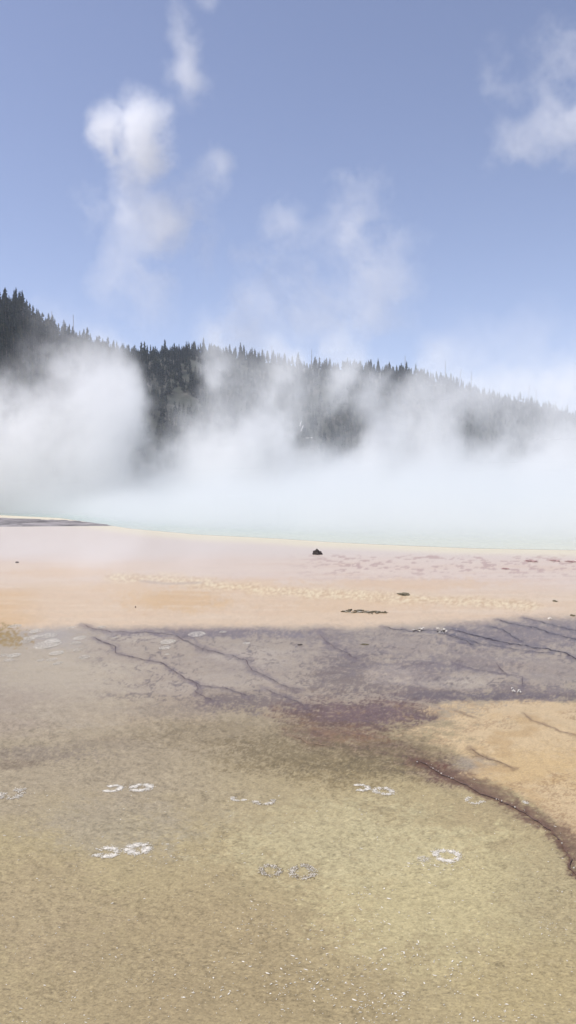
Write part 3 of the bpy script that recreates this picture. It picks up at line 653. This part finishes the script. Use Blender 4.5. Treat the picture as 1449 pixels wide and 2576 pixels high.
YC = 92.0                                   # the curtain of steam stands over the middle of the pool
def prof(pts): return [((px - MX) / F * YC, EYE + (HOR - py) / F * YC) for px, py in pts]
T1 = prof([(-500,1060),(-200,1050),(0,1040),(80,1020),(160,960),(240,925),(300,960),(335,1030),(372,1220),(410,1160),(470,1100),(550,1085),(620,1040),(680,1040),(715,1130),(750,1220),(850,1220),(890,1170),(930,1060),(1000,1020),(1070,1040),(1130,1120),(1180,1110),(1260,1080),(1340,1080),(1449,1060),(1900,1060)])
T2 = prof([(-500,930),(-100,930),(0,925),(60,890),(100,845),(130,815),(170,800),(230,840),(280,870),(330,930),(375,1000),(430,990),(480,910),(515,835),(560,865),(620,890),(670,865),(710,890),(750,980),(785,885),(830,870),(880,880),(920,920),(965,1000),(1010,940),(1060,910),(1120,930),(1200,930),(1300,905),(1449,885),(1900,930)])
FR = [(x, y) for x, y in edge]
def steam_density(t, pos):
    sx = t.n.new('ShaderNodeSeparateXYZ')
    w1 = t.noise(pos, .085, 5, .62, out=1); w2 = t.noise(pos, .35, 5, .7, out=1)
    pw_ = t.vm('ADD', t.vm('ADD', pos, t.vm('MULTIPLY', t.vm('SUBTRACT', w1, (.5, .5, .5)), (8, 8, 8))), t.vm('MULTIPLY', t.vm('SUBTRACT', w2, (.5, .5, .5)), (5.5, 5, 5.5))); pw_ = t.vm('ADD', pw_, t.vm('MULTIPLY', t.vm('SUBTRACT', t.noise(pos, 1.0, 2, .6, out=1), (.5, .5, .5)), (2.4, 2, 2.4))); pw_ = t.vm('ADD', pw_, (-1.2, 0, 0))
    t.put(pw_, sx.inputs[0]); X, Y, Z = sx.outputs[0], sx.outputs[1], sx.outputs[2]
    s0 = t.n.new('ShaderNodeSeparateXYZ'); t.put(pos, s0.inputs[0]); X0, Y0, Z0 = s0.outputs
    top1 = t.curve(X, T1, -60, 60, 0, 30); top2 = t.curve(X, T2, -60, 60, 0, 30)
    front = t.curve(X0, FR, -60, 60, 20, 100)
    shr = t.n.new('ShaderNodeCombineXYZ'); t.put(t.math('MULTIPLY_ADD', Z, -.45, X), shr.inputs[0]); t.put(Y, shr.inputs[1]); t.put(t.math('MULTIPLY', Z, .5), shr.inputs[2])
    n1 = t.noise(shr.outputs[0], .19, 6, .62); n2 = t.noise(pw_, .5, 4, .65)
    cur = t.math('MULTIPLY', t.mr(Y, 76, 86), t.mr(Y, 106, 96))
    zz = t.math('ADD', Z, t.math('MULTIPLY', t.math('SUBTRACT', n2, .5), 6.0))
    a = t.math('MULTIPLY', t.math('MULTIPLY', t.mr(t.math('SUBTRACT', top1, zz), -2.0, 5.0), t.mr(n1, .32, .62, .40, 1.0)), .115)
    b = t.math('MULTIPLY', t.math('MULTIPLY', t.mr(t.math('SUBTRACT', top2, zz), -1.5, 3.5), t.mr(n1, .45, .60, .03, 1.0)), .10)
    def lobes(spec):
        S_ = None
        for px, py, rx, ry, s_ in spec:
            c_ = W(px, py, YC); k_ = YC / F
            q = t.vm('LENGTH', t.vm('DIVIDE', t.vm('SUBTRACT', pw_, tuple(c_)), (rx * k_, 15, ry * k_)), out=1)
            v = t.mr(q, 1.3, .3, 0, s_); S_ = v if S_ is None else t.math('MAXIMUM', S_, v)
        return S_
    hole = lobes([(805,1085,110,100,.95),(388,1050,50,140,.95),(440,980,80,90,.9),(985,945,60,50,.85),(610,920,80,50,.7),(1165,1080,40,60,.7),(60,960,70,50,.7),(560,990,80,40,.5),(1300,1010,90,36,.5)])
    wisp = lobes([(518,895,34,70,.8),(690,960,70,60,1),(835,935,50,70,1),(900,1020,50,80,1),(1040,960,40,60,.6),(640,1080,60,60,.8),(1400,985,130,60,.8),(120,900,70,50,.6)])
    c = t.math('MULTIPLY', t.math('ADD', t.math('MULTIPLY', t.math('ADD', a, b), t.math('SUBTRACT', 1.0, hole)), t.math('MULTIPLY', t.math('MULTIPLY', wisp, t.mr(n1, .38, .62, .1, 1)), .07)), cur)
    # low bank over all the water, thickening away from the near shore
    df = t.math('SUBTRACT', Y0, front)
    lt = t.math('ADD', t.math('MULTIPLY_ADD', df, .042, 1.2), t.math('MULTIPLY', t.math('MULTIPLY', t.math('SUBTRACT', n1, .5), 0.28), t.math('ADD', df, 4.0)))
    l = t.math('MULTIPLY', t.mr(t.math('DIVIDE', t.math('SUBTRACT', lt, Z0), t.math('MULTIPLY_ADD', df, .06, 1.0)), -.9, 1.2), t.mr(df, -2.0, 9, .0, .17))
    l = t.math('MULTIPLY', l, t.mr(Y0, 118, 108))
    return t.math('MAXIMUM', t.math('SUBTRACT', t.math('ADD', c, l), .0006), 0.0)
volume('steam', (-58, 27, 0.03), (60, 120, 27), .4, steam_density, vmat, 'thick white steam rising from the hot spring in front of the hill', 'steam')

def mist_density(t, pos):
    s0 = t.n.new('ShaderNodeSeparateXYZ'); t.put(pos, s0.inputs[0]); X0, Y0, Z0 = s0.outputs
    n_ = t.noise(t.vm('MULTIPLY', pos, (1, .5, 1)), .35, 4, .6, 1.0)
    m_ = t.math('MULTIPLY', t.math('MULTIPLY', t.mr(X0, -.5, -5), t.mr(Y0, 8, 13)), t.math('MULTIPLY', t.mr(Y0, 34, 24), t.mr(Z0, 1.5, .2)))
    return t.math('MAXIMUM', t.math('SUBTRACT', t.math('MULTIPLY', t.math('MULTIPLY', m_, t.mr(n_, .42, .7)), .10), .0004), 0.0)
volume('mist', (-16, 7.5, 0.03), (0, 34, 1.6), .2, mist_density, vmat, 'faint low veil of mist drifting over the mat at the left', 'mist')

def blobs(spec, Y, noise_s, amp, dens, dscale, warp=.5):
    """spec: (px, py, rx, ry, strength) of soft lobes at distance Y; returns box and field"""
    k = Y / F; B = []
    for px, py, rx, ry, s in spec: B.append((W(px, py, Y), (rx * k, max(rx, ry) * k * .8, ry * k), s))
    lo_ = [min(c[i] - 1.9 * r_[i] for c, r_, s in B) for i in range(3)]; hi_ = [max(c[i] + 1.9 * r_[i] for c, r_, s in B) for i in range(3)]
    def fn(t, pos):
        S_ = None
        wv1 = t.noise(pos, noise_s * .7, 5, .65, out=1); dv = t.vm('SUBTRACT', wv1, (.5, .5, .5))
        pw_ = t.vm('ADD', pos, t.vm('MULTIPLY', dv, (warp / noise_s,) * 3)); pn_ = t.vm('ADD', pos, t.vm('MULTIPLY', dv, (1.5 * warp / noise_s, 1.0 / noise_s, 1.5 * warp / noise_s)))
        for c, r_, s in B:
            q = t.vm('LENGTH', t.vm('DIVIDE', t.vm('SUBTRACT', pw_, tuple(c)), tuple(r_)), out=1)
            v = t.mr(q, 1.35, .1, 0, s); S_ = v if S_ is None else t.math('SUBTRACT', t.math('ADD', S_, v), t.math('MULTIPLY', S_, v))
        n = t.noise(pn_, noise_s, 8, .62)
        e_ = t.math('MULTIPLY', t.mr(n, .5 - amp, .5 + amp * .7, 0.0, 1), S_)
        return t.math('MAXIMUM', t.math('SUBTRACT', t.math('MULTIPLY', e_, dens * dscale), dens * .004), 0.0)
    return tuple(lo_), tuple(hi_), fn
CLD = [
 ('bright white puffy cloud with soft ragged edges at the upper left', 'cloud', 900, [(335,325,112,92,1.0),(390,375,70,70,.9),(268,350,50,60,.9),(340,420,80,76,.7)], .034, .17, .06, 1.7),
 ('thin ragged cloud veil trailing below the bright puff', 'cloud', 905, [(310,510,160,80,.35),(420,580,140,120,.35),(240,520,90,56,.25),(540,430,56,66,.4),(480,500,100,110,.2),(350,650,180,140,.2),(330,790,180,140,.14),(420,720,200,130,.12)], .014, .13, .046, 1.5),
 ('narrow upright wisp of cloud at the top left of the sky', 'cloud', 880, [(456,90,36,110,.6),(440,170,70,66,.35),(485,220,90,70,.3),(530,-5,44,24,.6)], .020, .15, .038, 1.4),
 ('wide thin cloud veil in the middle of the sky above the ridge', 'cloud', 950, [(735,560,66,140,.3),(910,555,90,86,.4),(895,458,76,30,.4),(980,640,170,180,.24),(800,720,220,200,.28),(900,800,200,130,.2),(590,810,110,110,.4),(640,640,120,60,.2)], .012, .13, .040, 1.7),
 ('streaky diagonal cloud at the upper right of the sky', 'cloud', 900, [(1410,130,80,120,.4),(1460,230,110,130,.4),(1400,310,130,80,.4),(1290,370,90,66,.45),(1250,430,70,60,.3),(1255,225,94,96,.26),(1300,110,130,110,.14),(1465,370,50,90,.4)], .014, .14, .045, 1.6),
 ('broad faint haze of cloud low over the right ridge', 'cloud', 1300, [(1250,880,360,150,.5),(1430,930,330,200,.5),(1430,700,260,220,.25),(1180,790,300,140,.35),(900,860,300,70,.35),(620,830,120,80,.35),(270,840,90,60,.3)], .006, .3, .010, .8)]
for lb, cat, Y, spec, ns, amp, dens, wp in CLD:
    lo_, hi_, fn = blobs(spec, Y, ns, amp, 1.0, dens, wp)
    volume('cloud', lo_, hi_, 2.6 if Y < 1000 else 6, fn, vcloud, lb, cat)

# ------------------------------------------------------------------ air
hz = vapour('air', 0.0, (.80, .88, 1.0)); hz.node_tree.nodes['Principled Volume'].inputs['Density'].default_value = .00019
import bmesh
bm = bmesh.new(); bmesh.ops.create_cube(bm, size=1); me = bpy.data.meshes.new('haze')
for v in bm.verts: v.co = Vector((v.co.x * 5200, v.co.y * 3400 + 1400, v.co.z * 181 + 88))
bm.to_mesh(me); bm.free(); me.materials.append(hz)
HAZE = True
if HAZE: tag(link('haze', me), 'thin pale air between the viewer and the far hill', 'haze', kind='stuff')
